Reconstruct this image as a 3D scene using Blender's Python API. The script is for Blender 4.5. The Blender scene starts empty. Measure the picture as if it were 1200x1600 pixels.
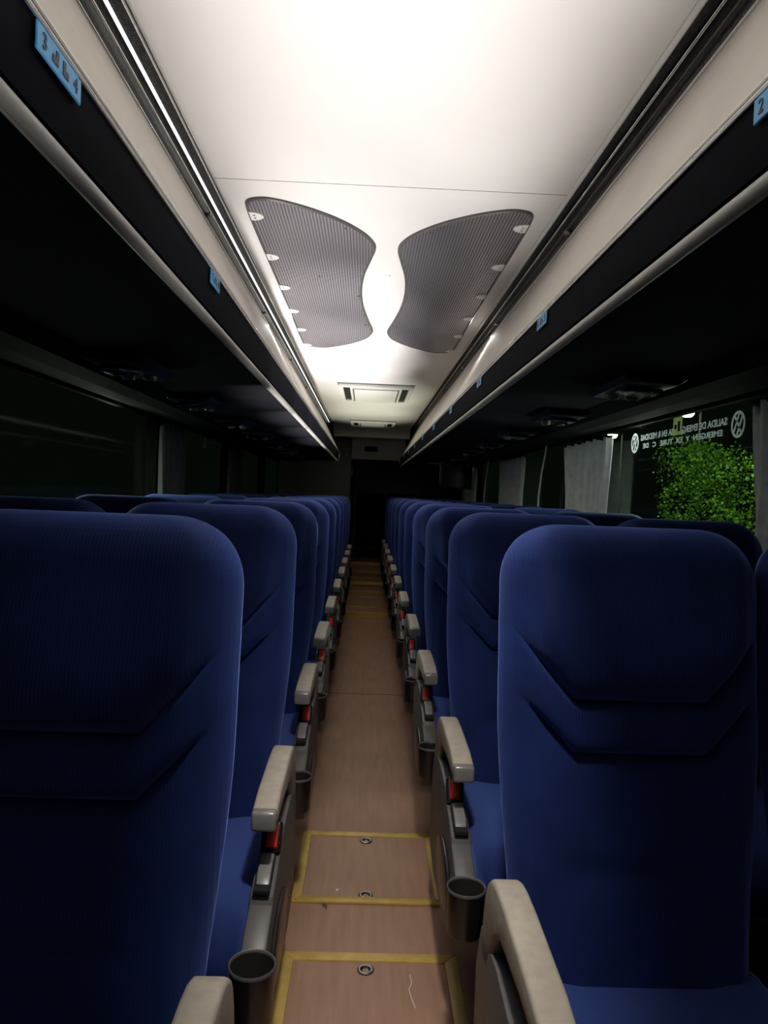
import bpy, bmesh, math, random
from mathutils import Vector, Matrix
random.seed(7)
S = bpy.context.scene
COL = S.collection
PI = math.pi

# ------------------------------------------------------------------ camera
F = 1150.0
def make_camera():
    cd = bpy.data.cameras.new('camera'); cam = bpy.data.objects.new('camera', cd); COL.objects.link(cam)
    cd.sensor_fit = 'VERTICAL'; cd.sensor_height = 24; cd.sensor_width = 18
    cd.lens = F / 1600 * 24; cd.clip_start = 0.02; cd.clip_end = 200
    th = math.radians(2.2)
    yc = Vector(((573 - 600) / F, (800 - 770) / F, -1)).normalized()
    zc = Vector((math.sin(th), math.cos(th), 0)); zc = (zc - yc * zc.dot(yc)).normalized()
    xc = yc.cross(zc)
    R = Matrix((xc, yc, zc))
    cam.matrix_world = Matrix.Translation((-0.035, 0, 1.20)) @ R.to_4x4()
    S.camera = cam
make_camera()

# ------------------------------------------------------------------ world, exposure, lights
S.view_settings.view_transform = 'Standard'; S.view_settings.look = 'None'
S.view_settings.gamma = 1; S.view_settings.use_curve_mapping = False
S.view_settings.exposure = 0.0
W = bpy.data.worlds.new('night'); S.world = W; W.use_nodes = True
W.node_tree.nodes['Background'].inputs[0].default_value = (0.006, 0.011, 0.008, 1)
W.node_tree.nodes['Background'].inputs[1].default_value = 0.3

def area(name, loc, direction, sx, sy, power, col=(1, 1, 1), spread=180):
    l = bpy.data.lights.new(name, 'AREA'); l.shape = 'RECTANGLE'; l.size = sx; l.size_y = sy
    l.energy = power; l.color = col; l.spread = math.radians(spread)
    o = bpy.data.objects.new(name, l); COL.objects.link(o); o.location = loc
    o.rotation_euler = Vector(direction).to_track_quat('-Z', 'Y').to_euler()
    return o
def spot(name, loc, direction, power, cone=120, blend=1, radius=.03, col=(1, 1, 1)):
    l = bpy.data.lights.new(name, 'SPOT'); l.energy = power; l.color = col
    l.spot_size = math.radians(cone); l.spot_blend = blend; l.shadow_soft_size = radius
    o = bpy.data.objects.new(name, l); COL.objects.link(o); o.location = loc
    o.rotation_euler = Vector(direction).to_track_quat('-Z', 'Y').to_euler()
    return o
# area lights added along both ceiling rails to brighten the aisle below
area('added_rail_light', (-.489, 3.4, 1.955), (.55, 0, -1), 0.012, 8.8, 80.0, (1, .96, .92))
area('added_rail_light', (.489, 3.4, 1.955), (-.55, 0, -1), 0.012, 8.8, 66.0, (1, .96, .92))
# unseen spots without fixtures, added along the aisle to light the ceiling
def uplight(y, power, ya, col, x=-.08, tilt=-.06):
    # narrow across the aisle (it passes between the rack lips), wide along the bus
    o = spot('added_uplight', (0, 0, 0), (0, 0, 1), power, 50, .9, .03, col)
    d = Vector((tilt, 0, 1)).normalized(); xa = Vector((0, 1, 0)); ya_ = (-d).cross(xa)
    o.rotation_euler = (0, 0, 0)
    R = Matrix((xa, ya_, -d)).transposed().to_4x4()
    o.matrix_world = Matrix.Translation((x, y, .72)) @ R @ Matrix.Diagonal((ya, 1, 1, 1))
for _k, _p in enumerate((60, 48, 46, 62, 95, 95, 60, 40, 36, 36)):
    uplight(.52 + .79 * _k, _p, 2.1, (1, .965, .93) if _k < 7 else (1, 1, .8), *((-.13, -.09) if 3 <= _k <= 6 else (-.03, .0)))
# unseen spot added above the camera to brighten the near aisle floor
rl = spot('added_aisle_spot', (.02, .62, 1.96), (0, .8, -1.5), 80, 34, 1, .04, (1, .94, .87))
_d = Vector((0, .8, -1.5)).normalized(); _y = (-_d).cross(Vector((1, 0, 0)))
rl.matrix_world = Matrix.Translation((.02, .62, 1.96)) @ Matrix((Vector((1, 0, 0)), _y, -_d)).transposed().to_4x4() @ Matrix.Diagonal((1, 2.6, 1, 1))
# unseen lamp added behind the camera, weak light on floor and seat fronts
area('added_front_light', (0, -.9, 1.93), (0, .55, -1), .5, .25, 1.2, (1, .93, .85))

# ------------------------------------------------------------------ materials
def mat(name, col, rough=.5, metal=0, noise=0, nscale=20, bump=0, bscale=200, spec=.5, sheen=0, sheen_tint=(1, 1, 1), stretch=(1, 1, 1), coat=0, srough=.3):
    m = bpy.data.materials.new(name); m.use_nodes = True
    nt = m.node_tree; b = nt.nodes['Principled BSDF']
    b.inputs['Base Color'].default_value = (*col, 1); b.inputs['Roughness'].default_value = rough
    b.inputs['Metallic'].default_value = metal; b.inputs['Specular IOR Level'].default_value = spec
    b.inputs['Sheen Weight'].default_value = sheen; b.inputs['Sheen Tint'].default_value = (*sheen_tint, 1)
    b.inputs['Sheen Roughness'].default_value = srough
    b.inputs['Coat Weight'].default_value = coat
    tc = nt.nodes.new('ShaderNodeTexCoord'); mp = nt.nodes.new('ShaderNodeMapping')
    mp.inputs['Scale'].default_value = stretch
    nt.links.new(tc.outputs['Object'], mp.inputs[0])
    if noise:
        n = nt.nodes.new('ShaderNodeTexNoise'); n.inputs['Scale'].default_value = nscale; n.inputs['Detail'].default_value = 5
        nt.links.new(mp.outputs[0], n.inputs[0])
        r = nt.nodes.new('ShaderNodeMapRange'); r.inputs[1].default_value = .3; r.inputs[2].default_value = .7
        r.inputs[3].default_value = 1 - noise; r.inputs[4].default_value = 1 + noise
        nt.links.new(n.outputs[0], r.inputs[0])
        v = nt.nodes.new('ShaderNodeVectorMath'); v.operation = 'SCALE'; v.inputs[0].default_value = col
        nt.links.new(r.outputs[0], v.inputs['Scale']); nt.links.new(v.outputs[0], b.inputs['Base Color'])
    if bump:
        n2 = nt.nodes.new('ShaderNodeTexNoise'); n2.inputs['Scale'].default_value = bscale
        nt.links.new(mp.outputs[0], n2.inputs[0])
        bp = nt.nodes.new('ShaderNodeBump'); bp.inputs['Strength'].default_value = bump; bp.inputs['Distance'].default_value = .002
        nt.links.new(n2.outputs[0], bp.inputs['Height']); nt.links.new(bp.outputs[0], b.inputs['Normal'])
    return m

def velvet_mat(name='blue_velvet', col=(.006, .016, .085)):
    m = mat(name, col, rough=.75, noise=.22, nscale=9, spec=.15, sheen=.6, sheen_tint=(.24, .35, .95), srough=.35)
    nt = m.node_tree; b = nt.nodes['Principled BSDF']; tc = [n for n in nt.nodes if n.type == 'TEX_COORD'][0]
    w = nt.nodes.new('ShaderNodeTexWave'); w.wave_type = 'BANDS'; w.bands_direction = 'X'
    w.inputs['Scale'].default_value = 62; w.inputs['Distortion'].default_value = .6; w.inputs['Detail'].default_value = 1
    nz = nt.nodes.new('ShaderNodeTexNoise'); nz.inputs['Scale'].default_value = 500
    mx = nt.nodes.new('ShaderNodeMath'); mx.operation = 'ADD'
    nt.links.new(tc.outputs['Object'], w.inputs[0]); nt.links.new(tc.outputs['Object'], nz.inputs[0])
    nt.links.new(w.outputs[1], mx.inputs[0]); nt.links.new(nz.outputs[0], mx.inputs[1])
    bp = nt.nodes.new('ShaderNodeBump'); bp.inputs['Strength'].default_value = .3; bp.inputs['Distance'].default_value = .001
    nt.links.new(mx.outputs[0], bp.inputs['Height']); nt.links.new(bp.outputs[0], b.inputs['Normal'])
    # velvet sheen put into the base colour: paler where pile is seen edge-on
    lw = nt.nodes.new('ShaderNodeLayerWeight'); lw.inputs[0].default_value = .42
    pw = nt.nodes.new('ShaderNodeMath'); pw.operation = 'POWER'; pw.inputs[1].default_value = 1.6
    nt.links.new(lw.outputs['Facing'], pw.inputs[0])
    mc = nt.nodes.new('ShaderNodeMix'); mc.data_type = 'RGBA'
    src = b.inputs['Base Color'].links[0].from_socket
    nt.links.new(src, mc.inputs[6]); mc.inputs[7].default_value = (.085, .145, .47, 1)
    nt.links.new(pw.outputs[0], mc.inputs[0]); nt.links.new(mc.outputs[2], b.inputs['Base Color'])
    return m

def vinyl_mat():
    m = mat('brown_wood_grain_vinyl', (.27, .155, .105), rough=.42, spec=.35)
    nt = m.node_tree; b = nt.nodes['Principled BSDF']; tc = [n for n in nt.nodes if n.type == 'TEX_COORD'][0]
    mp = nt.nodes.new('ShaderNodeMapping'); mp.inputs['Scale'].default_value = (30, 2.5, 1)
    nt.links.new(tc.outputs['Object'], mp.inputs[0])
    n = nt.nodes.new('ShaderNodeTexNoise'); n.inputs['Scale'].default_value = 1.6; n.inputs['Detail'].default_value = 8
    nt.links.new(mp.outputs[0], n.inputs[0])
    n2 = nt.nodes.new('ShaderNodeTexNoise'); n2.inputs['Scale'].default_value = 5; n2.inputs['Detail'].default_value = 6
    nt.links.new(tc.outputs['Object'], n2.inputs[0])
    cr = nt.nodes.new('ShaderNodeValToRGB')
    cr.color_ramp.elements[0].position = .3; cr.color_ramp.elements[0].color = (.30, .17, .115, 1)
    cr.color_ramp.elements[1].position = .72; cr.color_ramp.elements[1].color = (.44, .26, .175, 1)
    mx = nt.nodes.new('ShaderNodeMath'); mx.operation = 'MULTIPLY_ADD'; mx.inputs[1].default_value = .6
    nt.links.new(n.outputs[0], mx.inputs[0])
    m2 = nt.nodes.new('ShaderNodeMath'); m2.operation = 'MULTIPLY'; m2.inputs[1].default_value = .4
    nt.links.new(n2.outputs[0], m2.inputs[0]); nt.links.new(m2.outputs[0], mx.inputs[2])
    nt.links.new(mx.outputs[0], cr.inputs[0]); nt.links.new(cr.outputs[0], b.inputs['Base Color'])
    return m

def mesh_sheet_mat():
    # perforated metal: flat print of a regular hole pattern, too fine to model hole by hole
    m = mat('perforated_metal', (.3, .29, .3), rough=.38, metal=.7)
    nt = m.node_tree; b = nt.nodes['Principled BSDF']; tc = [n for n in nt.nodes if n.type == 'TEX_COORD'][0]
    vo = nt.nodes.new('ShaderNodeTexVoronoi'); vo.inputs['Scale'].default_value = 105; vo.inputs['Randomness'].default_value = 0
    vo.voronoi_dimensions = '2D'
    nt.links.new(tc.outputs['Object'], vo.inputs['Vector'])
    r = nt.nodes.new('ShaderNodeMapRange'); r.inputs[1].default_value = .30; r.inputs[2].default_value = .42
    nt.links.new(vo.outputs['Distance'], r.inputs[0])
    mx = nt.nodes.new('ShaderNodeMix'); mx.data_type = 'RGBA'
    mx.inputs[6].default_value = (.012, .010, .014, 1); mx.inputs[7].default_value = (.5, .47, .51, 1)
    nt.links.new(r.outputs[0], mx.inputs[0]); nt.links.new(mx.outputs[2], b.inputs['Base Color'])
    nt.links.new(r.outputs[0], b.inputs['Metallic'])
    rr = nt.nodes.new('ShaderNodeMapRange'); rr.inputs[3].default_value = .9; rr.inputs[4].default_value = .4
    nt.links.new(r.outputs[0], rr.inputs[0]); nt.links.new(rr.outputs[0], b.inputs['Roughness'])
    return m

def glass_mat():
    m = bpy.data.materials.new('tinted_glass'); m.use_nodes = True; nt = m.node_tree; nt.nodes.clear()
    out = nt.nodes.new('ShaderNodeOutputMaterial'); mx = nt.nodes.new('ShaderNodeMixShader')
    ge = nt.nodes.new('ShaderNodeNewGeometry'); dt = nt.nodes.new('ShaderNodeVectorMath'); dt.operation = 'DOT_PRODUCT'
    nt.links.new(ge.outputs['Incoming'], dt.inputs[0]); nt.links.new(ge.outputs['True Normal'], dt.inputs[1])
    def mt(op, a, b=None):
        q = nt.nodes.new('ShaderNodeMath'); q.operation = op
        for i, v in enumerate((a, b)):
            if v is None: continue
            if isinstance(v, (int, float)): q.inputs[i].default_value = v
            else: nt.links.new(v, q.inputs[i])
        return q.outputs[0]
    fo = mt('MULTIPLY', .14, mt('ADD', mt('MULTIPLY', mt('POWER', mt('SUBTRACT', 1.0, mt('ABSOLUTE', dt.outputs['Value'])), 5.0), .96), .04))
    t = nt.nodes.new('ShaderNodeBsdfTransparent'); t.inputs[0].default_value = (.80, .90, .82, 1)
    g = nt.nodes.new('ShaderNodeBsdfGlossy'); g.inputs['Roughness'].default_value = .01
    nt.links.new(fo, mx.inputs[0]); nt.links.new(t.outputs[0], mx.inputs[1]); nt.links.new(g.outputs[0], mx.inputs[2])
    nt.links.new(mx.outputs[0], out.inputs[0]); return m

def emit_mat(name, col, s):
    m = bpy.data.materials.new(name); m.use_nodes = True; b = m.node_tree.nodes['Principled BSDF']
    b.inputs['Base Color'].default_value = (*col, 1); b.inputs['Emission Color'].default_value = (*col, 1)
    b.inputs['Emission Strength'].default_value = s; return m

def decal_mat(name, col):
    m = bpy.data.materials.new(name); m.use_nodes = True; nt = m.node_tree; nt.nodes.clear()
    out = nt.nodes.new('ShaderNodeOutputMaterial'); mx = nt.nodes.new('ShaderNodeMixShader'); mx.inputs[0].default_value = .6
    d = nt.nodes.new('ShaderNodeBsdfDiffuse'); d.inputs[0].default_value = (*col, 1)
    t = nt.nodes.new('ShaderNodeBsdfTranslucent'); t.inputs[0].default_value = (*col, 1)
    nt.links.new(d.outputs[0], mx.inputs[1]); nt.links.new(t.outputs[0], mx.inputs[2]); nt.links.new(mx.outputs[0], out.inputs[0])
    return m

def leaf_mat():
    m = mat('hedge_leaf', (.09, .22, .02), rough=.5, noise=.6, nscale=5)
    return m

M = dict(
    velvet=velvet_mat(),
    vinyl=vinyl_mat(),
    ceil=mat('cream_ceiling_laminate', (.78, .755, .745), rough=.45, noise=.02, nscale=3, spec=.3),
    cream=mat('cream_rack_laminate', (.62, .585, .52), rough=.65, noise=.05, nscale=6),
    navy=mat('navy_rack_lining', (.0022, .0022, .006), rough=.8, noise=.2, nscale=30, spec=.06),
    under=mat('black_rack_underside', (.008, .008, .013), rough=.9, noise=.15, nscale=8, bump=.2, spec=.15),
    tube=mat('pale_plastic_tube', (.42, .41, .39), rough=.4, noise=.08, nscale=14),
    chrome=mat('brushed_aluminium', (.75, .74, .72), rough=.25, metal=1, noise=.1, nscale=30),
    trough=mat('dusty_dark_rail', (.05, .045, .042), rough=.35, noise=.7, nscale=90, bump=.6, bscale=260, metal=.3),
    beige=mat('worn_beige_plastic', (.335, .30, .245), rough=.5, noise=.12, nscale=45, bump=.1),
    cap=mat('grey_end_cap_plastic', (.16, .16, .155), rough=.22, noise=.1, nscale=60),
    grey=mat('dark_grey_plastic', (.085, .08, .078), rough=.45, noise=.12, nscale=30, bump=.08),
    lever=mat('mid_grey_plastic', (.17, .165, .16), rough=.35, noise=.1, nscale=30),
    black=mat('black_plastic', (.012, .010, .011), rough=.3, noise=.2, nscale=30),
    matt=mat('matt_black_recess', (.004, .004, .004), rough=.9, noise=.2, nscale=30),
    leather=mat('black_leatherette', (.004, .004, .005), rough=.6, noise=.3, nscale=30, spec=.2),
    red=mat('red_plastic', (.75, .03, .025), rough=.35, noise=.05, nscale=40),
    trim=mat('ochre_floor_trim', (.55, .38, .10), rough=.4, noise=.12, nscale=30, metal=.1),
    steel=mat('steel', (.35, .35, .34), rough=.3, metal=1, noise=.1, nscale=40),
    perf=mesh_sheet_mat(),
    white=mat('white_plastic', (.8, .79, .77), rough=.4, noise=.03, nscale=30),
    blue=mat('blue_sticker', (.06, .36, .72), rough=.45, noise=.08, nscale=40),
    ink=mat('dark_ink', (.01, .015, .04), rough=.5, noise=.1, nscale=40),
    wall=mat('dark_grey_wall_lining', (.30, .30, .30), rough=.7, noise=.1, nscale=5, bump=.2),
    partition=mat('grey_partition_laminate', (.11, .11, .105), rough=.6, noise=.1, nscale=5),
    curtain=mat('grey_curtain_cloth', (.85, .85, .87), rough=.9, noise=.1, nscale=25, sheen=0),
    curtain_shaded=mat('shaded_curtain_cloth', (.10, .10, .11), rough=.9, noise=.1, nscale=25),  # curtain cloth with the left side's shade put into its colour
    screen=mat('black_screen_glass', (.002, .002, .003), rough=.12, noise=.1, nscale=3, spec=.3),
    glass=glass_mat(), leaf=leaf_mat(),
    frame=mat('black_window_rubber', (.006, .006, .006), rough=.8, noise=.2, nscale=20, spec=.08),
    decal=decal_mat('white_window_lettering', (.95, .95, .97)),
    greendecal=decal_mat('green_window_sticker', (.8, .85, .55)),
    ground=mat('night_asphalt', (.03, .03, .03), rough=.9, noise=.3, nscale=8),
    pole=mat('dark_lamp_post_paint', (.004, .005, .004), rough=.8, noise=.2, nscale=10),
    lamp=emit_mat('street_lamp_glow', (.95, 1, .62), 9),
    strip=emit_mat('lit_rail_strip', (1, .97, .93), 1.5),
)

# ------------------------------------------------------------------ mesh helpers
def box(bm, x0, x1, y0, y1, z0, z1, bev=0, seg=2, rot=None, piv=None):
    r = bmesh.ops.create_cube(bm, size=1)
    vs = r['verts']
    for v in vs:
        v.co = Vector(((x0 + x1) / 2 + v.co.x * (x1 - x0), (y0 + y1) / 2 + v.co.y * (y1 - y0), (z0 + z1) / 2 + v.co.z * (z1 - z0)))
    if bev:
        es = list({e for v in vs for e in v.link_edges})
        g = bmesh.ops.bevel(bm, geom=es, offset=bev, segments=seg, affect='EDGES', profile=.5, clamp_overlap=True)
        vs = list({v for f in g['faces'] for v in f.verts} | {v for v in vs if v.is_valid})
    if rot is not None:
        p = Vector(piv) if piv else Vector(((x0 + x1) / 2, (y0 + y1) / 2, (z0 + z1) / 2))
        bmesh.ops.rotate(bm, verts=vs, cent=p, matrix=rot)
    return vs
def prism(bm, pts, axis, a0, a1, bev=0, seg=2):
    """extrude a 2-D outline; axis 'x': pts are (y,z); 'y': (x,z); 'z': (x,y)"""
    def P(p, a):
        return {'x': (a, p[0], p[1]), 'y': (p[0], a, p[1]), 'z': (p[0], p[1], a)}[axis]
    A = [bm.verts.new(P(p, a0)) for p in pts]; B = [bm.verts.new(P(p, a1)) for p in pts]
    n = len(pts); fs = [bm.faces.new(A), bm.faces.new(B[::-1])]
    for i in range(n):
        fs.append(bm.faces.new((A[i], B[i], B[(i + 1) % n], A[(i + 1) % n])))
    bmesh.ops.recalc_face_normals(bm, faces=fs)
    if bev:
        es = [e for f in fs[:2] for e in f.edges]
        bmesh.ops.bevel(bm, geom=es, offset=bev, segments=seg, affect='EDGES', profile=.5, clamp_overlap=True)
def tube(bm, p0, p1, r, n=10):
    p0 = Vector(p0); p1 = Vector(p1); d = p1 - p0
    q = d.to_track_quat('Z', 'Y').to_matrix().to_4x4()
    bmesh.ops.create_cone(bm, cap_ends=True, segments=n, radius1=r, radius2=r, depth=d.length, matrix=Matrix.Translation((p0 + p1) / 2) @ q)
def lathe(bm, prof, c=(0, 0, 0), n=24):
    rings = []
    for r, z in prof:
        rings.append([bm.verts.new((c[0] + max(r, 1e-5) * math.cos(2 * PI * i / n), c[1] + max(r, 1e-5) * math.sin(2 * PI * i / n), c[2] + z)) for i in range(n)])
    for a, b in zip(rings, rings[1:]):
        for i in range(n):
            bm.faces.new((a[i], a[(i + 1) % n], b[(i + 1) % n], b[i]))
def finish(name, bm, m, parent=None, smooth=True, angle=40):
    me = bpy.data.meshes.new(name)
    bmesh.ops.recalc_face_normals(bm, faces=bm.faces)
    bm.to_mesh(me); bm.free()
    if m: me.materials.append(m)
    if smooth:
        me.shade_smooth(); me.set_sharp_from_angle(angle=math.radians(angle))
    o = bpy.data.objects.new(name, me); COL.objects.link(o)
    if parent: o.parent = parent
    return o
def obj(name, fn, m, parent=None, smooth=True, angle=40):
    bm = bmesh.new(); fn(bm); return finish(name, bm, m, parent, smooth, angle)
def tag(o, label=None, cat=None, group=None, kind=None):
    if label: o['label'] = label
    if cat: o['category'] = cat
    if group: o['group'] = group
    if kind: o['kind'] = kind
    return o
def thing(name, loc, label, cat, group=None):
    o = bpy.data.objects.new(name, None); COL.objects.link(o); o.location = loc; o.empty_display_size = .1
    return tag(o, label, cat, group)
def copy_tree(o, parent=None):
    c = o.copy(); COL.objects.link(c)
    if parent: c.parent = parent
    for ch in list(o.children): copy_tree(ch, c)
    return c
def text_mesh(name, s, size, mtx, m, parent, ext=.0008, bold=0):
    cu = bpy.data.curves.new('t', 'FONT'); cu.body = s; cu.size = size; cu.extrude = ext; cu.align_x = 'CENTER'; cu.align_y = 'CENTER'
    cu.resolution_u = 3; cu.offset = bold
    to = bpy.data.objects.new('t', cu); COL.objects.link(to)
    dg = bpy.context.evaluated_depsgraph_get(); me = bpy.data.meshes.new_from_object(to.evaluated_get(dg))
    bpy.data.objects.remove(to); bpy.data.curves.remove(cu)
    me.transform(mtx); me.name = name; me.materials.clear(); me.materials.append(m)
    o = bpy.data.objects.new(name, me); COL.objects.link(o)
    if parent: o.parent = parent
    return o

Y0, Y1 = -1.3, 11.9          # cabin front and back
ZC = 2.0                     # ceiling height
XW = 1.17                    # side wall
RACK_R, RACK_L = 9.15, 8.25  # where the racks end

# ------------------------------------------------------------------ setting
tag(obj('floor', lambda b: (prism(b, [(Y0, -.06), (Y1, -.06), (Y1, .27), (9.8, .27), (9.8, .153), (8.6, .153), (8.6, .04), (7.08, .04), (7.08, 0), (Y0, 0)], 'x', -1.25, 1.25)), M['vinyl'], smooth=False), kind='structure')
def ceil_fn(b):
    box(b, -.465, .465, Y0, 1.938, ZC, ZC + .02)
    box(b, -.465, .465, 1.942, 8.75, ZC, ZC + .02)
    # rounded drop at the rear end of the ceiling panel
    pr = [(8.75, ZC + .02), (8.75, ZC)] + [(8.75 + .25 * math.sin(t * PI / 12), ZC - .25 * (1 - math.cos(t * PI / 12)) * .5) for t in range(1, 7)] + [(9.05, ZC + .02)]
    prism(b, pr, 'x', -.465, .465)
    box(b, -1.25, 1.25, Y0, Y1 + .1, 2.06, 2.1)
tag(obj('ceiling', ceil_fn, M['ceil'], smooth=False), kind='structure')
def roof_edges(side):
    s = side
    def fn(b):
        # flat cove behind the racks in the rear of the bus
        if s < 0: box(b, -1.25, -.2, 9.3, Y1, 1.98, 2.06)
        else: box(b, -.2, 1.25, 9.3, Y1, 1.98, 2.06)
    return fn
tag(obj('trim_1', roof_edges(-1), M['wall'], smooth=False), kind='structure')
tag(obj('trim_2', roof_edges(1), M['wall'], smooth=False), kind='structure')
tag(obj('wall_front', lambda b: box(b, -1.25, 1.25, Y0 - .06, Y0, -.06, 2.1), M['wall'], smooth=False), kind='structure')
tag(obj('wall_back', lambda b: box(b, -1.25, 1.25, Y1, Y1 + .06, -.06, 2.1), M['wall'], smooth=False), kind='structure')
# side walls: below the sills, above the heads, and pillars between the panes
WZ0, WZ1 = .78, 1.572
RP = [(-.9, 2.14), (2.30, 4.05), (4.25, 6.1), (6.3, 8.2), (8.4, 9.9)]
RP = [(-.9, 2.10), (2.20, 4.02), (4.12, 6.05), (6.15, 8.1), (8.2, 9.9)]
def side_wall(s, panes):
    def fn(b):
        xa, xb = sorted((s * XW, s * (XW + .07)))
        box(b, xa, xb, Y0, Y1, -.06, WZ0); box(b, xa, xb, Y0, Y1, WZ1, 2.1)
        ys = [Y0] + [v for p in panes for v in p] + [Y1]
        for i in range(0, len(ys), 2):
            box(b, xa, xb, ys[i], ys[i + 1], WZ0, WZ1)
    return fn
tag(obj('wall_right', side_wall(1, RP), M['frame'], smooth=False), kind='structure')
tag(obj('wall_left', side_wall(-1, RP), M['frame'], smooth=False), kind='structure')
n = 1
windows = []
for s in (1, -1):
    for (a, c) in RP:
        w = bpy.data.objects.new('window_%d' % n, None); COL.objects.link(w); w.location = (s * XW, (a + c) / 2, WZ0); tag(w, kind='structure')
        x = s * .035; h = (c - a) / 2
        obj('pane', lambda b: box(b, x - .003, x + .003, -h, h, 0, WZ1 - WZ0), M['glass'], w, smooth=False)
        def fr(b):
            for (q0, q1, z0, z1) in ((-h, -h + .02, 0, WZ1 - WZ0), (h - .02, h, 0, WZ1 - WZ0), (-h, h, 0, .02), (-h, h, WZ1 - WZ0 - .02, WZ1 - WZ0)):
                xa, xb = sorted((s * .004, s * .03)); box(b, xa, xb, q0, q1, z0, z1)
        obj('window_frame', fr, M['frame'], w, smooth=False)
        windows.append(w); n += 1
win = windows[1]

# air duct with a stepped underside above the windows on each side
def duct(s, y1):
    def fn(b):
        pts = [(1.165, 1.575), (1.165, 1.565), (1.08, 1.545), (.93, 1.518), (.82, 1.512), (.76, 1.532)]
        pts = [(s * x, z) for x, z in pts]
        prism(b, pts, 'y', Y0, y1)
    return fn
d = obj('trim_3', duct(1, 9.9), M['frame'], smooth=False); tag(d, kind='structure')
d = obj('trim_4', duct(-1, RACK_L), M['frame'], smooth=False); tag(d, kind='structure')

# step nosings in the raised rear part of the aisle: each a thing
for i, (y, z, lab) in enumerate([(7.08, .04, 'ochre metal nosing on the lowest aisle step, farthest forward'), (8.6, .153, 'ochre metal nosing on the middle aisle step'), (9.8, .27, 'ochre metal nosing on the top aisle step before the black rear seat')]):
    def fn(b):
        box(b, -.30, .30, y - .012, y + .035, z, z + .006, .002); box(b, -.30, .30, y - .014, y - .006, z - .03, z + .004)
    tag(obj('step_nosing', fn, M['trim']), lab, 'step edging', 'ochre nosings of the aisle steps')
    def fn2(b): box(b, -.30, .30, y - .03, y - .001, (0, .04, .153)[i], (0, .04, .153)[i] + .010)
    tag(obj('step_edging', fn2, M['trim']), 'ochre metal strip along the foot of the %s aisle step' % ('lowest', 'middle', 'top')[i], 'step edging', 'ochre strips at the feet of the aisle steps')

# floor hatches
def hatch(y0, y1, z, label, rings, x0=-.21, x1=.243, w=.03):
    t = thing('floor_hatch', ((x0 + x1) / 2, y0, z), label, 'floor hatch', 'floor hatches in the aisle')
    hw = (x1 - x0) / 2; L = y1 - y0
    obj('hatch_panel', lambda b: box(b, -hw + w, hw - w, w, L - w, .0005, .004), M['vinyl'], t, smooth=False)
    def strip(pts):
        return lambda b: prism(b, pts, 'z', 0, .009, .003, 2)
    obj('trim_strip', strip([(-hw, 0), (hw, 0), (hw - w, w), (-hw + w, w)]), M['trim'], t)
    obj('trim_strip', strip([(-hw, L), (-hw + w, L - w), (hw - w, L - w), (hw, L)]), M['trim'], t)
    obj('trim_strip', strip([(-hw, 0), (-hw + w, w), (-hw + w, L - w), (-hw, L)]), M['trim'], t)
    obj('trim_strip', strip([(hw, 0), (hw, L), (hw - w, L - w), (hw - w, w)]), M['trim'], t)
    for ry in rings:
        r = obj('finger_ring', lambda b: lathe(b, [(.013, .002), (.013, .0065), (.017, .0075), (.0205, .006), (.0215, .003)], (.008 - (x0 + x1) / 2, ry - y0, .0015)), M['steel'], t)
        obj('finger_recess', lambda b: lathe(b, [(0, .0018), (.007, .002), (.013, .0045)], (.008 - (x0 + x1) / 2, ry - y0, .0015)), M['black'], r)
    return t
hatch(1.42, 1.88, 0, 'brown ochre-framed floor hatch at the bottom of the photo, nearest the camera', (1.815,), w=.034)
hatch(2.115, 2.56, 0, 'brown floor hatch with ochre frame and two metal finger rings, second from the camera', (2.158, 2.50))
hatch(7.42, 8.15, .04, 'far brown floor hatch with ochre frame between the lowest and middle steps', (7.5,))
hatch(9.0, 9.62, .153, 'farthest floor hatch, on the middle step of the aisle', (9.1,))
tag(obj('floor_seam', lambda b: box(b, -.26, .30, 4.36, 4.364, 0, .0012), M['ground'], smooth=False), 'thin dark joint across the brown aisle floor', 'floor joint')
def scr(b):
    pts = [(.118, 1.80), (.121, 1.77), (.113, 1.745), (.117, 1.715), (.125, 1.68)]
    for p, q in zip(pts, pts[1:]): tube(b, (p[0], p[1], .0052), (q[0], q[1], .0052), .0011, 6)
tag(obj('thread_scrap', scr, M['white']), 'pale thin thread lying on the nearest floor hatch', 'thread')
def chip(b):
    box(b, -.116, -.106, 2.098, 2.112, 0, .002, rot=Matrix.Rotation(.5, 3, 'Z')); box(b, -.108, -.104, 2.088, 2.10, 0, .002)
tag(obj('debris_speck', chip, M['black'], smooth=False), 'small black speck of dirt below the second floor hatch', 'debris')
tag(obj('debris_speck', lambda b: lathe(b, [(0, .006), (.004, .005), (.005, .004)], (-.078, 2.185, 0), 8), M['white']), 'small pale crumb on the second floor hatch', 'debris')

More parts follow.
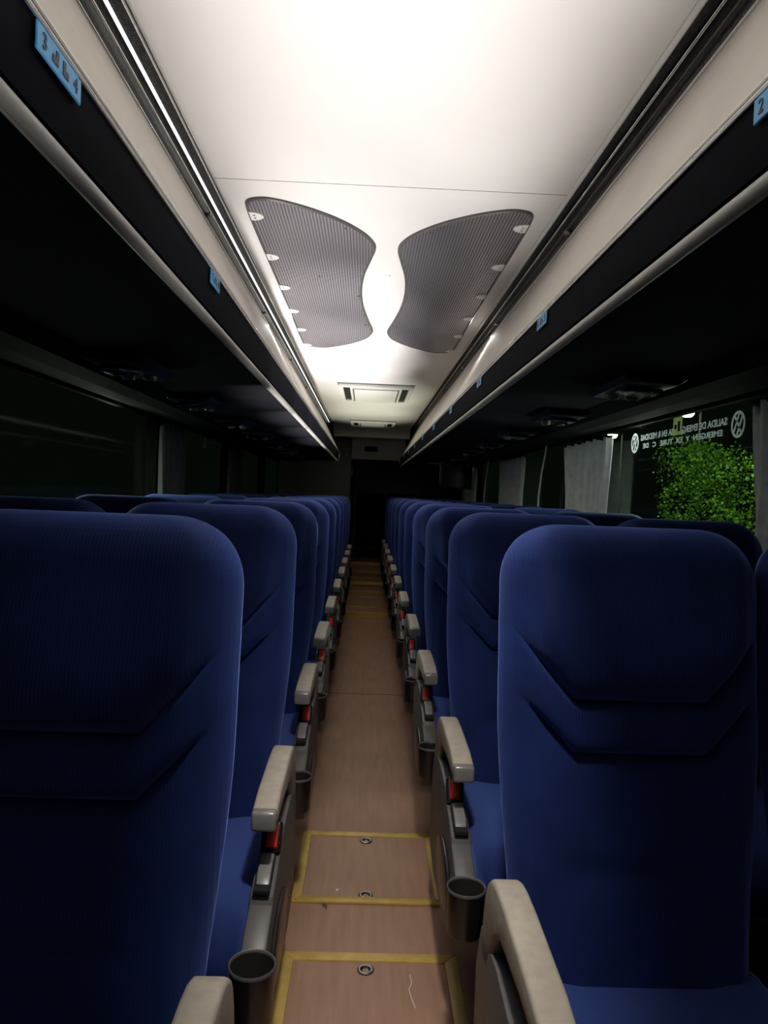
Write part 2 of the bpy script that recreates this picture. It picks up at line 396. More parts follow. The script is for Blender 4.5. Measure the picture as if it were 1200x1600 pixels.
# ------------------------------------------------------------------ ceiling rails
def rail(s, y1, lit):
    t = thing('ceiling_rail', (0, 0, 0), 'aluminium and black rail along the %s edge of the ceiling panel%s' % (('left', ', brightly lit') if s < 0 else ('right', ', mostly dark')), 'ceiling rail', 'rails along the ceiling')
    def ch(b):
        pts = [(.468, 1.999), (.474, 2.022), (.50, 2.008), (.511, 1.948), (.513, 1.949), (.503, 2.05), (.466, 2.05)]
        prism(b, [(s * x, z) for x, z in pts], 'y', Y0, y1)
    obj('rail_channel', ch, M['trough'], t, smooth=False)
    def flat(b, x, z, r, n=10): tube(b, (s * x, Y0, z), (s * x, y1, z), r, n)
    tag(obj('edge_strip', lambda b: (flat(b, .466, 1.9975, .0065)), M['chrome'] if s < 0 else M['white'], t), 'pale strip edging the ceiling panel')
    tag(obj('rail_ridge', lambda b: flat(b, .487, 1.978, .0035), M['strip'] if lit else M['chrome'], t), 'bright white ridge along the middle of the rail' if lit else 'thin metal ridge')
    obj('rail_ridge', lambda b: flat(b, .499, 1.962, .0028), M['chrome'] if s < 0 else M['grey'], t)
    obj('edge_strip', lambda b: flat(b, .5125, 1.944, .0035), M['white'] if s > 0 else M['chrome'], t)
    for k in range(7):
        y = .95 + k * 1.12
        obj('rail_clip', lambda b: box(b, *sorted((s * .492, s * .509)), y, y + .018, 1.949, 1.960, .003), M['steel'], t)
rail(-1, 8.3, True)
rail(1, 9.2, False)

# ------------------------------------------------------------------ luggage racks
def rack(s, y1, label, stickers):
    t = thing('luggage_rack', (s * .36, 0, 1.53), label, 'luggage rack', 'overhead luggage racks')
    def X(p): return (s * (p[0]) - s * .36, p[1] - 1.53)
    def front(b):
        outer = [(.513, 1.941), (.478, 1.872), (.437, 1.79), (.396, 1.712), (.359, 1.642)]
        inner = [(.379, 1.636), (.412, 1.70), (.452, 1.78), (.494, 1.865), (.532, 1.941)]
        prism(b, [X(p) for p in outer + inner], 'y', Y0, y1)
    obj('front_panel', front, M['cream'], t, angle=30)
    def fascia(b):
        prism(b, [X(p) for p in [(.361, 1.632), (.363, 1.595), (.370, 1.558), (.39, 1.556), (.38, 1.632)]], 'y', Y0, y1)
    tag(obj('fascia', fascia, M['navy'], t), 'near-black navy band below the cream panel')
    def under(b):
        prism(b, [X(p) for p in [(.385, 1.545), (.385, 1.63), (.54, 1.94), (1.165, 1.94), (1.165, 1.576), (.80, 1.535)]], 'y', Y0, y1 - .01)
    tag(obj('underside', under, M['under'], t, smooth=False), 'flat black underside over the seats')
    tag(obj('lip_tube', lambda b: tube(b, (s * .017, Y0, .014), (s * .017, y1, .014), .0105, 16), M['tube'], t), 'round pale tube along the lower edge')
    def mt(b):
        for z, r in ((.1095, .0035), (.1025, .0025)):
            tube(b, (s * (.3595 - .36) , Y0, z), (s * (.3595 - .36), y1, z), r, 8)
    obj('metal_trim', mt, M['chrome'], t)
    # cream end panel where the rack stops
    def endp(b):
        prism(b, [X(p) for p in [(.513, 1.941), (.359, 1.640), (.352, 1.60), (.372, 1.545), (.44, 1.60), (.60, 1.941)]], 'y', y1, y1 + .02, .004)
    obj('end_panel', endp, M['cream'], t)
    for (y, L, txt) in stickers:
        st = obj('number_sticker', lambda b: box(b, *sorted((s * -.003, s * -.0002)), y - L / 2, y + L / 2, .072, .0985, .001, 1), M['blue'], t)
        tag(st, 'blue seat number sticker')
        # lettering faces the aisle
        rot = Matrix(((0, 0, -s), (-s, 0, 0), (0, 1, 0))).to_4x4()   # text x -> -s*Y, text y -> Z, normal -> towards the aisle
        for k, ch in enumerate(txt):
            off = (k - (len(txt) - 1) / 2) * L * .235
            ctr = Vector((s * -.0034, y - s * off, .085))
            if ch in '0123456789':
                text_mesh('numeral', ch, .022, Matrix.Translation(ctr) @ rot, M['ink'], st, .0004)
            else:
                def pic(b):
                    box(b, ctr.x - .0004, ctr.x + .0004, ctr.y - .007, ctr.y + .006, .079, .086)
                    q = .004 if ch == 'w' else -.004
                    box(b, ctr.x - .0004, ctr.x + .0004, ctr.y + q - .003, ctr.y + q + .003, .086, .093)
                obj('seat_pictogram', pic, M['ink'], st, smooth=False)
    return t
rack(-1, RACK_L, 'cream and navy luggage rack above the left seats', [(.755, .105, '3wa4'), (1.51, .085, '7wa8'), (2.46, .10, '11'), (3.4, .10, '15')][:2])
rack(1, RACK_R, 'cream and navy luggage rack above the right seats', [(.725, .105, '2aw1'), (1.72, .09, '6aw5'), (2.68, .10, '9aw'), (3.58, .10, 'aw'), (4.5, .10, 'aw'), (5.4, .1, 'aw'), (6.3, .1, 'aw'), (7.2, .1, 'aw'), (8.1, .1, 'aw')])

# service units with lamps under the rack, beside the duct
def service_unit(s, y, k):
    t = thing('service_unit', (s * .70, y, 1.532), ('black reading lamp and vent unit under the right rack, %s from the front' if s > 0 else 'black reading lamp and vent unit under the left rack, %s from the front') % ORD[k], 'lamp unit', 'reading lamp units under the racks')
    obj('housing', lambda b: prism(b, [(-.08, 0), (-.07, -.018), (.06, -.024), (.09, -.004)], 'y', -.16, .16, .004), M['black'], t)
    obj('lens_panel', lambda b: box(b, -.055, .045, -.10, .02, -.030, -.020, .003, rot=Matrix.Rotation(.12 * s, 3, 'Y')), M['screen'], t)
    for q in (-.03, .03):
        obj('reading_lamp', lambda b: lathe(b, [(0, -.026), (.012, -.028), (.016, -.033), (.02, -.026), (.021, -.016)], (q, .09, 0), 14), M['cap'], t)
ORD = ['first', 'second', 'third', 'fourth', 'fifth', 'sixth', 'seventh', 'eighth', 'ninth', 'tenth', 'eleventh', 'twelfth']
for k in range(8): service_unit(1, 2.05 + .8 * k, k)
for k in range(7): service_unit(-1, 2.05 + .8 * k, k)

# ------------------------------------------------------------------ ceiling grilles, hatches
GP = [(.404, 2.13), (.396, 2.078), (.37, 2.056), (.325, 2.056), (.247, 2.098), (.16, 2.172), (.089, 2.266), (.051, 2.353), (.041, 2.43), (.056, 2.55), (.078, 2.72), (.089, 2.94), (.084, 3.17), (.061, 3.43), (.042, 3.6), (.043, 3.69), (.075, 3.825), (.17, 3.98), (.29, 4.095), (.36, 4.095), (.398, 4.05), (.407, 3.94), (.405, 3.3), (.405, 2.8), (.406, 2.3)]
def catmull(P, n=6):
    out = []
    N = len(P)
    for i in range(N):
        p0, p1, p2, p3 = (Vector(P[(i + j - 1) % N]) for j in range(4))
        for k in range(n):
            t = k / n
            out.append(.5 * ((2 * p1) + (p2 - p0) * t + (2 * p0 - 5 * p1 + 4 * p2 - p3) * t * t + (3 * p1 - p0 - 3 * p2 + p3) * t ** 3))
    return out
def grille(s):
    pts = [(s * p.x, p.y) for p in catmull(GP)]
    cx = s * .24; cy = 3.07
    t = thing('ceiling_grille', (cx, cy, ZC), 'dark perforated air grille with wavy inner edge, on the %s of the ceiling' % ('left' if s < 0 else 'right'), 'air grille', 'air grilles in the ceiling')
    loc = [(x - cx, y - cy) for x, y in pts]
    obj('mesh_sheet', lambda b: prism(b, loc, 'z', -.006, -.0035), M['perf'], t, smooth=False)
    def rim(b):
        n = len(loc); rings = []
        for i, p in enumerate(loc):
            a = Vector(loc[i - 1]); c = Vector(loc[(i + 1) % n]); tg = (c - a).normalized(); nr = Vector((tg.y, -tg.x))
            P = Vector(p)
            rings.append([b.verts.new((*(P + nr * o), z)) for o, z in ((.006, 0), (.005, -.005), (.0, -.0085), (-.005, -.006), (-.005, 0))])
        for i in range(n):
            A, B = rings[i], rings[(i + 1) % n]
            for j in range(4): b.faces.new((A[j], B[j], B[j + 1], A[j + 1]))
    obj('rim', rim, M['grey'], t)
    for k in range(6):
        y = 2.172 + k * .373 - cy; x = s * .405 - cx
        def tab(b):
            a = [(x, y - .032)] + [(x - s * .040 * math.sin(q * PI / 10), y - .032 * math.cos(q * PI / 10)) for q in range(1, 10)] + [(x, y + .032)]
            prism(b, a, 'z', -.010, -.0055, .001, 1)
        tb = tag(obj('fixing_tab', tab, M['white'], t), 'white half-round tab')
        def sc(b):
            for q in (-.010, .010): lathe(b, [(0, -.0115), (.003, -.0112), (.0038, -.0098)], (x - s * .013, y + q, 0), 8)
        obj('screws', sc, M['steel'], tb)
    for (px, py) in ((.13, 2.24), (.065, 2.62), (.10, 3.0), (.07, 3.5), (.25, 4.02), (.24, 2.75), (.28, 3.3)):
        obj('bolt', lambda b: lathe(b, [(0, -.009), (.004, -.0085), (.005, -.006)], (s * px - cx, py - cy, 0), 8), M['steel'], t)
grille(-1); grille(1)
def roof_hatch(y0, y1, hw, label):
    t = thing('roof_hatch', (.005, (y0 + y1) / 2, ZC), label, 'roof vent', 'vents in the ceiling')
    h = (y1 - y0) / 2
    def ring(b):
        for (a, c, d, e) in ((-hw, hw, -h, -h + .05), (-hw, hw, h - .05, h), (-hw, -hw + .035, -h + .05, h - .05), (hw - .035, hw, -h + .05, h - .05)):
            box(b, a, c, d, e, -.028, 0, .006)
    obj('vent_frame', ring, M['white'], t)
    obj('vent_shade_line', lambda b: (box(b, -hw - .006, hw + .006, -h - .008, h + .008, -.0025, 0), box(b, -hw + .105, hw - .105, -h + .078, h - .078, -.0315, -.020)), M['grey'], t, smooth=False)  # dark sheets standing in for shadow lines around frame and flap
    obj('vent_flap', lambda b: (box(b, -hw + .085, hw - .085, -h + .06, h - .06, -.030, -.012, .006), box(b, -hw + .115, hw - .115, -h + .09, h - .09, -.036, -.029, .003)), M['white'], t)
    for q in (-1, 1):
        xa, xb = sorted((q * (hw - .037), q * (hw - .083)))
        obj('vent_slot', lambda b: box(b, xa, xb, -h + .05, h - .05, -.014, -.001), M['matt'], t, smooth=False)
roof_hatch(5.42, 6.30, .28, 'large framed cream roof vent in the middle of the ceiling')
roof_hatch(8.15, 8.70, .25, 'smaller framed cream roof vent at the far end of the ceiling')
tag(obj('ceiling_sensor', lambda b: lathe(b, [(0, -.007), (.007, -.006), (.011, 0)], (.012, 2.72, ZC), 12), M['white']), 'tiny round white button on the ceiling between the two grilles', 'ceiling button')

# ------------------------------------------------------------------ rear: header, lavatory wall, bench, monitor
hd = thing('rear_bulkhead', (.1, 9.28, 1.62), 'dark grey header panel with a small vent above the far end of the aisle', 'bulkhead')
obj('header_panel', lambda b: prism(b, [(0, 0), (.02, 0), (.02, .40), (-.14, .40), (-.12, .33), (-.04, .12)], 'x', -.34, .33), M['wall'], hd, smooth=False)
obj('header_vent', lambda b: box(b, -.18, -.02, -.075, -.03, .10, .16, .006), M['matt'], hd)
lv = thing('lavatory_cabin', (-.70, 9.35, .15), 'plain grey lavatory partition at the rear left of the aisle', 'partition')
obj('partition_wall', lambda b: box(b, -.46, .455, 0, .04, .01, 1.83), M['partition'], lv, smooth=False)
obj('side_wall', lambda b: box(b, .415, .455, .04, 2.5, .13, 1.83), M['partition'], lv, smooth=False)
tag(obj('door_handle', lambda b: box(b, .456, .472, .01, .03, 1.25, 1.37, .004), M['white'], lv), 'thin pale handle')
obj('corner_post', lambda b: box(b, .452, .466, -.006, .04, .15, 1.83, .004), M['matt'], lv)
tag(obj('coat_hook', lambda b: (lathe(b, [(0, 0), (.012, .004), (.012, .014), (0, .018)], (.39, -.02, 1.51), 10)), M['steel'], lv), 'small round hook')

def monitor():
    t = thing('overhead_monitor', (.84, 7.3, 1.53), 'black flat monitor hanging under the right luggage rack', 'monitor')
    obj('bezel', lambda b: box(b, -.15, .17, -.02, .03, -.26, -.016, .006), M['black'], t)
    obj('screen', lambda b: box(b, -.135, .155, -.024, -.019, -.245, -.03), M['screen'], t, smooth=False)
    for q in (-.09, .11): obj('hinge', lambda b: box(b, q - .01, q + .01, -.026, .02, -.035, .006, .003), M['cap'], t)
    def br(b):
        tube(b, (-.29, -.01, -.012), (-.157, -.01, -.012), .005, 8); tube(b, (-.157, -.01, -.008), (-.157, -.01, -.20), .0035, 8)
    tag(obj('bracket', br, M['white'], t), 'bright angled metal bracket')
monitor()

# ------------------------------------------------------------------ seats
TOP = 1.157; BOT = .40
def clamp(v, a=0., b=1.): return max(a, min(b, v))
def sstep(v): v = clamp(v); return v * v * (3 - 2 * v)
def halfw(z):
    w = .222 + .004 * sstep((z - .45) / .4) - .024 * sstep((.85 - z) / .45)
    r = .105
    if z > TOP - r:
        q = (z - (TOP - r)) / r; w -= r * .96 * (1 - math.sqrt(max(0, 1 - min(q, .9995) ** 2.3)))
    return w
def yc_of(z):  # centre line of the reclined back
    return .065 + (z - .45) * .15
def thick(z):
    t = .052 + .012 * sstep((z - .85) / .2)
    q = (z - (TOP - .065)) / .065
    if q > 0: t *= math.sqrt(max(0.0, 1 - min(q, 1) ** 2.2)) * .96 + .04
    return t
def cr1(ax): return .868 + .120 * clamp((ax - .108) / .105)
def cr2(ax): return .785 + .108 * clamp((ax - .108) / .105)
def relief(x, z):
    ax = abs(x); e1 = cr1(ax); e2 = cr2(ax); m = 1 - .93 * sstep((ax - .15) / .05)
    if z >= e1:
        t = z - e1; p = .052 * (1 - math.exp(-t / .022)) * (1 - .85 * sstep(t / .26)) - .008 * math.exp(-t / .005)
    elif z >= e2:
        t = z - e2; H = e1 - e2
        p = .026 * (1 - math.exp(-t / .012)) * (1 - .5 * t / H) - .006 * math.exp(-t / .005) - .012 * math.exp(-(e1 - z) / .012)
    else:
        t = e2 - z; p = -.012 * math.exp(-t / .02) + .010 * sstep(t / .16)
        p += -.007 * math.exp(-((z - .605) / .010) ** 2) * (1 - sstep((ax - .08) / .04)) + .006 * sstep((.60 - z) / .05) * (1 - sstep((ax - .10) / .05))
    seam = -.003 * math.exp(-((ax - .183) / .006) ** 2) if z < TOP - .06 else 0
    return p * m + seam
def gprof(a):
    if a < .8: return 1 - .08 * (a / .8) ** 2
    q = (a - .8) / .2
    return .92 * max(0.0, 1 - q ** 1.6) ** .72
NF, NB = 45, 15
def back_grid():
    rows = []; seg = []
    def lv(n, pow_=1): return [1 - (1 - i / n) ** pow_ for i in range(n)]
    for i in range(26): seg.append(('A', lv(26, 1.6)[i]))
    for i in range(12): seg.append(('B', i / 12))
    for i in range(15): seg.append(('C', (i / 15) ** 1.5))
    for i in range(25): seg.append(('D', math.sin(i / 24 * PI / 2)))
    for k, (s, u) in enumerate(seg):
        row = []
        for side, N in ((0, NF), (1, NB)):
            for j in range(N):
                a = (2 * (j + (0 if side == 0 else 1)) / (NF - 1) - 1) if side == 0 else 1 - 2 * (j + 1) / (NB + 1)
                sx = math.sin(a * PI / 2) if side == 0 else a
                # fixed point for z because creases depend on |x|
                x = sx * .222
                for _ in range(3):
                    ax = abs(x); e1 = cr1(ax); e2 = cr2(ax); zd = TOP - .12
                    z = {'A': BOT + (e2 - BOT) * u, 'B': e2 + (e1 - e2) * u, 'C': e1 + (zd - e1) * u, 'D': zd + (TOP - zd) * u}[s]
                    x = sx * halfw(z)
                if side == 0:
                    y = yc_of(z) - thick(z) * gprof(abs(sx)) - relief(x, z) * (1 if s != 'D' else 1 - u * .0)
                else:
                    n = 5.0; y = yc_of(z) + thick(z) * .9 * (1 - abs(sx) ** n) ** (1 / n)
                row.append((x, y, z))
        rows.append(row)
    return rows, [s for s, _ in seg]
ROWS, SEGS = back_grid()
NR = NF + NB
def back_part(which):
    me_v = []; me_f = []; idx = {}
    def vid(i, j):
        j %= NR
        if (i, j) not in idx: idx[(i, j)] = len(me_v); me_v.append(ROWS[i][j])
        return idx[(i, j)]
    hi = len(ROWS) - 10
    for i in range(len(ROWS) - 1):
        for j in range(NR):
            front = 6 <= j < NF - 7
            if front and SEGS[i] in 'CD' and i < hi: w = 'head'
            elif front and SEGS[i] == 'B': w = 'shoulder'
            else: w = 'back'
            if w == which: me_f.append((vid(i, j), vid(i, j + 1), vid(i + 1, j + 1), vid(i + 1, j)))
    if which == 'back':
        me_f.append([vid(len(ROWS) - 1, j) for j in range(NR)]); me_f.append([vid(0, j) for j in range(NR - 1, -1, -1)])
    return me_v, me_f
def raw(name, vf, m, parent):
    me = bpy.data.meshes.new(name); me.from_pydata(vf[0], [], vf[1]); me.update(); me.materials.append(m)
    me.shade_smooth()
    o = bpy.data.objects.new(name, me); COL.objects.link(o); o.parent = parent; return o

def cushion_fn(b):
    # seat pad, rounded, slightly raised front edge
    N = 20; secs = []
    for k in range(13):
        u = k / 12; y = .05 - u * .53
        topz = .445 + .022 * sstep(u / .8) - (.05 * max(0, (u - .86) / .14) ** 2)
        botz = .31 + (.06 * max(0, (u - .75) / .25) ** 2)
        hw = .212 - .02 * max(0, (u - .85) / .15) ** 2
        ring = []
        for i in range(32):
            a = 2 * PI * i / 32; c, s_ = math.cos(a), math.sin(a); e = 2 / 4.5
            x = hw * math.copysign(abs(c) ** e, c); zz = (topz + botz) / 2 + (topz - botz) / 2 * math.copysign(abs(s_) ** e, s_)
            if s_ > 0: zz += .012 * sstep((abs(x) - .10) / .1) - .006
            ring.append(b.verts.new((x + .004, y, zz)))
        secs.append(ring)
    for A, B in zip(secs, secs[1:]):
        for i in range(32): b.faces.new((A[i], A[(i + 1) % 32], B[(i + 1) % 32], B[i]))
    b.faces.new(secs[0]); b.faces.new(secs[-1][::-1])

def make_seat(s, aisle):
    """s = +1: seat right of the aisle (its aisle side is -x)"""
    t = bpy.data.objects.new('bus_seat', None); COL.objects.link(t); t['category'] = 'seat'
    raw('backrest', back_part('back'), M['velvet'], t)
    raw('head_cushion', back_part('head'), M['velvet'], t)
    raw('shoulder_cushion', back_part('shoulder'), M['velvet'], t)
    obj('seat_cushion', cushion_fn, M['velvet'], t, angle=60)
    obj('pedestal', lambda b: (box(b, -.05, .05, -.32, -.04, 0, .30, .01), box(b, -.20, .20, -.38, .06, .27, .315, .008), box(b, -.09, .09, -.36, 0, 0, .02, .004)), M['grey'], t)
    if not aisle: return t
    def XX(a, c): return sorted((-s * a, -s * c))
    def arm(b):
        x0, x1 = XX(.210, .256)
        pts = [(-.36, .590), (-.36, .622), (-.30, .632), (-.15, .638), (-.09, .637), (-.06, .633), (-.036, .624), (-.016, .609), (-.002, .590), (.009, .562), (.016, .535), (.018, .51), (.012, .48), (-.03, .478), (-.05, .505), (-.075, .555), (-.12, .580), (-.25, .590)]
        prism(b, pts, 'x', x0, x1, .007, 3)
    a = tag(obj('armrest', arm, M['beige'], t), 'worn beige armrest')
    tag(obj('end_cap', lambda b: box(b, *XX(.210, .256), -.378, -.358, .585, .622, .007, 3), M['cap'], a), 'shiny grey end cap')
    def con(b):
        x0, x1 = XX(.212, .256)
        pts = [(.06, .44), (.03, .515), (-.10, .528), (-.255, .515), (-.262, .498), (-.375, .468), (-.38, .455), (-.455, .425), (-.475, .40), (-.475, .35), (-.43, .28), (-.30, .235), (-.08, .225), (.06, .25)]
        prism(b, pts, 'x', x0, x1, .006, 2)
    c = obj('side_console', con, M['grey'], t)
    obj('side_cover', lambda b: prism(b, [(-.29 + .12 * math.cos(q * PI / 12), .35 + .065 * math.sin(q * PI / 12)) for q in range(24)], 'x', *XX(.254, .264), .005, 2), M['black'], c)
    obj('lever_recess', lambda b: box(b, *XX(.219, .249), -.385, -.29, .483, .496, .003, rot=Matrix.Rotation(.25, 3, 'X')), M['matt'], c)
    tag(obj('recline_lever', lambda b: prism(b, [(-.295, .505), (-.305, .513), (-.355, .502), (-.370, .488), (-.365, .482), (-.31, .495)], 'x', *XX(.222, .247), .003, 2), M['lever'], c), 'pale grey recline lever')
    R = Matrix.Rotation(math.radians(-28), 3, 'X')
    bk = obj('belt_buckle', lambda b: box(b, *XX(.216, .256), -.275, -.245, .495, .552, .007, 3, rot=R), M['black'], t)
    def btn(b):
        x0, x1 = XX(.228, .249)
        box(b, x0, x1, -.2785, -.266, .503, .545, .003, 2, rot=R, piv=((x0 + x1) / 2, -.26, .5235))
    tag(obj('release_button', btn, M['red'], bk), 'red release button')
    cx = -s * .240
    def cup(b):
        lathe(b, [(0, 0), (.031, 0), (.035, .006), (.0372, .085), (.0385, .09), (.0372, .0925), (.0352, .09), (.034, .012), (0, .008)], (cx, -.513, .342), 28)
    ch = tag(obj('cup_holder', cup, M['black'], t), 'round black open cup holder')
    obj('cup_rim', lambda b: lathe(b, [(.0352, .090), (.0360, .0935), (.0378, .0945), (.0392, .092), (.0385, .088)], (cx, -.513, .342), 28), M['grey'], ch)
    obj('cup_inside', lambda b: lathe(b, [(0, .0085), (.0335, .0095), (.0352, .089)], (cx, -.513, .342), 28), M['matt'], ch)
    return t
protos = {}
def place(key, loc, rz, label, grp):
    if key not in protos:
        protos[key] = o = make_seat(*key)
    else: o = copy_tree(protos[key])
    o.location = loc; o.rotation_euler = (0, 0, rz)
    tag(o, label, 'seat', grp)
    return o
NROW = {1: 11, -1: 10}
SEATS = {}
for s in (1, -1):
    side = 'right' if s > 0 else 'left'
    for k in range(NROW[s]):
        y = (1.13 + .805 * k) if s > 0 else (.893 + .79 * k)
        z = 0
        jit = math.radians(random.uniform(-.25, .25)) if k > 1 else 0
        if k == 0: la = 'blue velvet aisle seat with beige armrest, largest and nearest the camera on the %s' % side; lb = 'blue velvet window seat in the front row on the %s, beside the nearest aisle seat' % side
        else:
            far = ', the farthest' if k == NROW[s] - 1 else ''
            la = 'blue velvet aisle seat with beige armrest, %s from the camera on the %s%s' % (ORD[k], side, far)
            lb = 'blue velvet window seat in the %s row from the camera on the %s%s' % (ORD[k], side, far)
        SEATS[(s, k)] = place((s, True), (s * .43, y, z), jit, la, 'aisle seats on the %s' % side)
        place((s, False), (s * .882, y, z), jit, lb, 'window seats on the %s' % side)

# black rear seat closing the aisle
def rear_seat(x, label, m):
    t = thing('bus_seat', (x, 11.0, .27), label, 'seat', 'dark seats of the rear bench')
    o = raw('backrest', back_part('back'), m, t); o2 = raw('head_cushion', back_part('head'), m, t); o3 = raw('shoulder_cushion', back_part('shoulder'), m, t)
    for q in (o, o2, o3): q.scale = (.98, 1, .98); q.location = (0, 0, -.20)
    c = obj('seat_cushion', cushion_fn, m, t, angle=60); c.location = (0, 0, -.16)
    obj('seat_base', lambda b: box(b, -.21, .21, -.46, .15, 0, .18, .01), m, t)
rear_seat(.03, 'black seat facing the aisle at the very back of the bus', M['leather'])
rear_seat(.475, 'dark rear bench seat just right of the black centre seat', M['leather'])
rear_seat(.92, 'dark rear bench seat in the right rear corner', M['leather'])

# ------------------------------------------------------------------ curtains
def curtain(s, y0, y1, label, m, zt=1.515, zb=.80, folds=5, grp='window curtains'):
    t = thing('curtain', (s * 1.142, (y0 + y1) / 2, zb), label, 'curtain', grp)
    def fn(b):
        n = folds * 12; H = zt - zb; L = y1 - y0; rows = []
        ph = random.random() * 6
        for r in range(15):
            v = r / 14; row = []
            for i in range(n + 1):
                u = i / n; a = u * folds * 2 * PI + .5 * math.sin(v * 2.3 + ph) + .8 * math.sin(u * 5 + ph)
                y = (u - .5) * L * (1 - .05 * math.sin(v * 3)) + .012 * math.sin(v * 5 + u * 9)
                amp = .019 + .003 * math.sin(u * 13 + ph)
                x = -s * amp * math.sin(a) + .006 * math.sin(2.7 * a + v * 2)
                row.append(b.verts.new((x, y, v * H + (.006 * math.sin(a) if r == 14 else 0))))
            rows.append(row)
        for A, B in zip(rows, rows[1:]):
            for i in range(n): b.faces.new((A[i], A[i + 1], B[i + 1], B[i]))
    o = obj('curtain_cloth', fn, m, t, angle=180)
    so = o.modifiers.new('thick', 'SOLIDIFY'); so.thickness = .0015
    obj('heading_tape', lambda b: box(b, -.012, .012, -(y1 - y0) / 2, (y1 - y0) / 2, zt - zb, zt - zb + .012, .003), M['frame'], t)
curtain(1, 1.76, 2.235, 'grey pleated curtain at the right edge of the photo, nearest the camera', M['curtain'], folds=5)
curtain(1, 3.57, 4.36, 'grey pleated curtain to the left of the window with lettering, second from the camera', M['curtain'], folds=6)
curtain(1, 5.50, 6.55, 'grey pleated curtain on the right, third from the camera', M['curtain'], folds=7)
curtain(1, 7.95, 8.95, 'grey pleated curtain on the right next to the hanging monitor, farthest back', M['curtain'], folds=7)
curtain(-1, 3.95, 4.5, 'dim grey curtain on the left side windows, nearer of the two', M['curtain_shaded'], folds=6)
curtain(-1, 5.9, 6.5, 'dim grey curtain on the left side windows, farther of the two', M['curtain_shaded'], folds=6)
for (yy, lab) in ((4.95, 'thin pale curtain cord hanging on the right, nearer of the two'), (7.25, 'thin pale curtain cord hanging on the right, farther of the two')):
    def cord(b):
        pts = [(1.13, yy - .14, 1.562), (1.13, yy - .12, 1.50), (1.125, yy - .06, 1.38), (1.125, yy, 1.22), (1.13, yy + .02, 1.02), (1.13, yy + .02, .9)]
        for p, q in zip(pts, pts[1:]): tube(b, p, q, .006, 8)
    tag(obj('hanging_cord', cord, M['curtain']), lab, 'cord')
for i, (yy, lab) in enumerate(((4.88, 'small pale grey latch on the dark left wall, nearer of the two'), (6.25, 'small pale grey latch on the dark left wall, farther of the two'))):
    t = thing('wall_latch', (-1.10, yy, 1.45), lab, 'latch', 'latches on the left wall')
    obj('latch_plate', lambda b: box(b, -.012, .012, -.04, .04, 0, .07, .004), M['grey'], t)
    obj('latch_grip', lambda b: box(b, .010, .022, -.028, .028, .03, .045, .003), M['lever'], t)

# ------------------------------------------------------------------ lettering on the right window (reads from outside, so mirrored from the aisle)
def window_sign():
    t = thing('window_lettering', (XW + .029, 2.92, 1.478), 'white mirrored emergency exit lettering with two round emblems on the right window', 'lettering')
    # from outside, facing -X: reading direction is +Y
    mt = Matrix(((0, 0, 1), (1, 0, 0), (0, 1, 0))).to_4x4()
    def txt(s, w, z, size):
        o = text_mesh('text_line', s, size, Matrix.Identity(4), M['decal'], t, .0004, .0008)
        xs = [v.co.x for v in o.data.vertices]; k = w / (max(xs) - min(xs))
        o.data.transform(Matrix.Diagonal((k, 1, 1, 1))); o.data.transform(Matrix.Translation((0, 0, z)) @ mt)
        # one part per letter
        bm = bmesh.new(); bm.from_mesh(o.data); bmesh.ops.remove_doubles(bm, verts=bm.verts, dist=1e-6); left = set(bm.verts)
        while left:
            st = [left.pop()]; isl = {st[0]}
            while st:
                v = st.pop()
                for e in v.link_edges:
                    w2 = e.other_vert(v)
                    if w2 in left: left.discard(w2); isl.add(w2); st.append(w2)
            ix = {v: i for i, v in enumerate(isl)}
            me = bpy.data.meshes.new('letter')
            me.from_pydata([v.co[:] for v in isl], [], [[ix[v] for v in f.verts] for f in bm.faces if f.verts[0] in ix]); me.materials.append(M['decal'])
            lo_ = bpy.data.objects.new('letter', me); COL.objects.link(lo_); lo_.parent = t
        bm.free(); bpy.data.objects.remove(o)
    txt('SALIDA DE EMERGENCIA EN R MEDIDAS', .80, .017, .036)
    txt('EMERGEN  Y  EX  TURE   C   DE', .74, -.021, .030)
    for q, y in enumerate((-.475, .475)):
        def emb(b):
            def ring(r0, r1, n=28):
                A = []
                for i in range(n):
                    a = 2 * PI * i / n
                    A.append([b.verts.new((xx, y + r * math.cos(a), r * math.sin(a) * 1.0)) for xx, r in ((0, r0), (0, r1), (.0008, r1), (.0008, r0))])
                for i in range(n):
                    P, Q = A[i], A[(i + 1) % n]
                    for j in range(4): b.faces.new((P[j], Q[j], Q[(j + 1) % 4], P[(j + 1) % 4]))
            ring(.036, .046)
            for (a0, dx) in ((.9, 0), (2.05, -.012), (2.05, .012)):
                L = .033; w = .0045; d = Vector((0, math.cos(a0), math.sin(a0))); nn = Vector((0, -d.z, d.y))
                c = Vector((0, y, 0)) + nn * dx
                vs = [b.verts.new(c + d * p + nn * o_ + Vector((xx, 0, 0))) for xx in (0, .0008) for p, o_ in ((-L, -w), (L, -w), (L, w), (-L, w))]
                for f in ((0, 1, 2, 3), (4, 5, 6, 7), (0, 1, 5, 4), (1, 2, 6, 5), (2, 3, 7, 6), (3, 0, 4, 7)): b.faces.new([vs[i] for i in f])
        obj('round_emblem', emb, M['decal'], t, smooth=False)
window_sign()
t = thing('window_sticker', (XW + .029, 2.93, 1.50), 'pale green rectangular sticker above the mirrored lettering on the right window', 'sticker')
obj('sticker_sheet', lambda b: box(b, 0, .001, -.042, .042, -.02, .055, .0004, 1), M['greendecal'], t, smooth=False)
obj('sticker_mark', lambda b: (box(b, -.0006, 0, -.026, -.004, -.006, .034), box(b, -.0006, 0, .006, .026, .004, .022)), M['pole'], t, smooth=False)

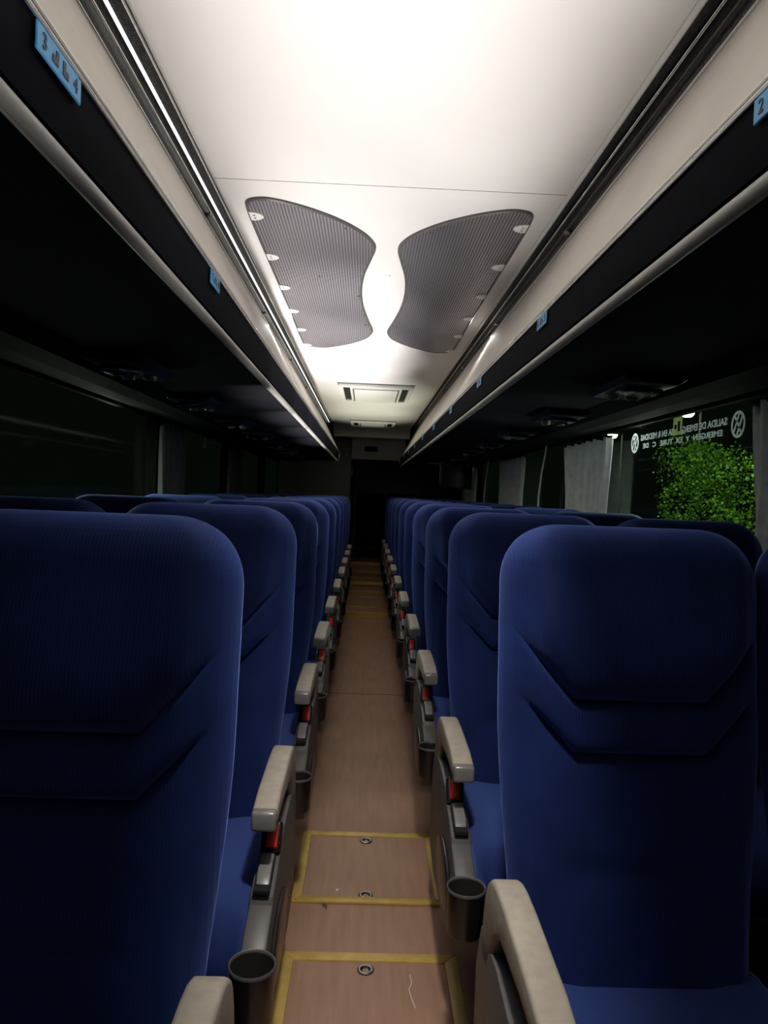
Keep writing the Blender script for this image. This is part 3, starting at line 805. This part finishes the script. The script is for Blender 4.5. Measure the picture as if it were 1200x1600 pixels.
# ------------------------------------------------------------------ outside
GZ = -1.0
tag(obj('ground', lambda b: box(b, -30, 40, -15, 60, GZ - .1, GZ), M['ground'], smooth=False), kind='structure')
def hedge():
    t = thing('hedge', (5.2, 10.2, GZ), 'tall bright green leafy hedge outside the right window', 'hedge')
    rnd = random.Random(3)
    vs = []; fs = []
    blobs = []
    for k in range(46):
        y = rnd.uniform(-1.5, 2.6); z = rnd.uniform(.2, 2.95 if y > -.9 else 3.1); x = rnd.uniform(-.3, .5)
        blobs.append((x, y, z, rnd.uniform(.3, .5)))
    for (bx, by, bz, r) in blobs:
        for _ in range(520):
            a = rnd.uniform(0, 2 * PI); c = rnd.uniform(-1, 1); q = math.sqrt(1 - c * c); rr = r * rnd.uniform(.7, 1.08)
            p = Vector((bx + rr * q * math.cos(a), by + rr * q * math.sin(a), bz + rr * c))
            d = Vector((rnd.gauss(0, 1), rnd.gauss(0, 1), rnd.gauss(-.2, .7))).normalized(); u = d.cross(Vector((rnd.random(), rnd.random(), rnd.random()))).normalized()
            L = rnd.uniform(.03, .055); w = L * .45; n0 = len(vs)
            vs += [p, p + d * L * .5 + u * w, p + d * L, p + d * L * .5 - u * w]; fs.append((n0, n0 + 1, n0 + 2, n0 + 3))
    me = bpy.data.meshes.new('foliage'); me.from_pydata(vs, [], fs); me.materials.append(M['leaf'])
    o = bpy.data.objects.new('foliage', me); COL.objects.link(o); o.parent = t; o['kind'] = 'stuff'
    def stems(b):
        for k in range(9):
            y = -1.3 + k * .45; tube(b, (.1, y, 0), (.1 + rnd.uniform(-.1, .1), y + rnd.uniform(-.2, .2), 2.2), .025, 6)
    obj('stems', stems, M['pole'], t)
hedge()
def street_lamp(x, y, z, label, power):
    t = thing('street_lamp', (x, y, GZ), label, 'street lamp', 'street lamps outside the right windows')
    h = z - GZ
    obj('post', lambda b: (tube(b, (.3, 0, 0), (.3, 0, h + .12), .035, 10), tube(b, (.3, 0, h + .10), (0, 0, h + .12), .02, 8)), M['pole'], t)
    obj('shade', lambda b: lathe(b, [(0, .16), (.05, .15), (.16, .07), (.17, .05)], (0, 0, h), 16), M['pole'], t)
    obj('lamp_bulb', lambda b: lathe(b, [(0, -.06), (.09, -.05), (.13, 0), (.15, .06), (0, .07)], (0, 0, h), 16), M['lamp'], t)
    l = bpy.data.lights.new('lamp_light', 'POINT'); l.energy = power; l.color = (1, 1, .75); l.shadow_soft_size = .15
    lo = bpy.data.objects.new('lamp_light', l); COL.objects.link(lo); lo.location = (x - 1.2, y - .5, z - .35)
street_lamp(7.05, 16.3, 3.22, 'bright street lamp outside above the mirrored lettering', 250)
street_lamp(7.35, 22.2, 3.2, 'smaller bright street lamp outside beside the second curtain', 250)
# unseen spot added outside the bus to light the hedge
spot('added_hedge_spot', (3.2, 7.2, 3.0), (2.0, 3.0, -2.0), 600, 110, .6, .2, (1, 1, .72))
# unseen spot added low outside, aimed up to brighten the window lettering
spot('added_lettering_spot', (2.5, 2.9, .3), (-1.3, -.04, 1.18), 65, 32, .35, .1, (.95, 1, .97))
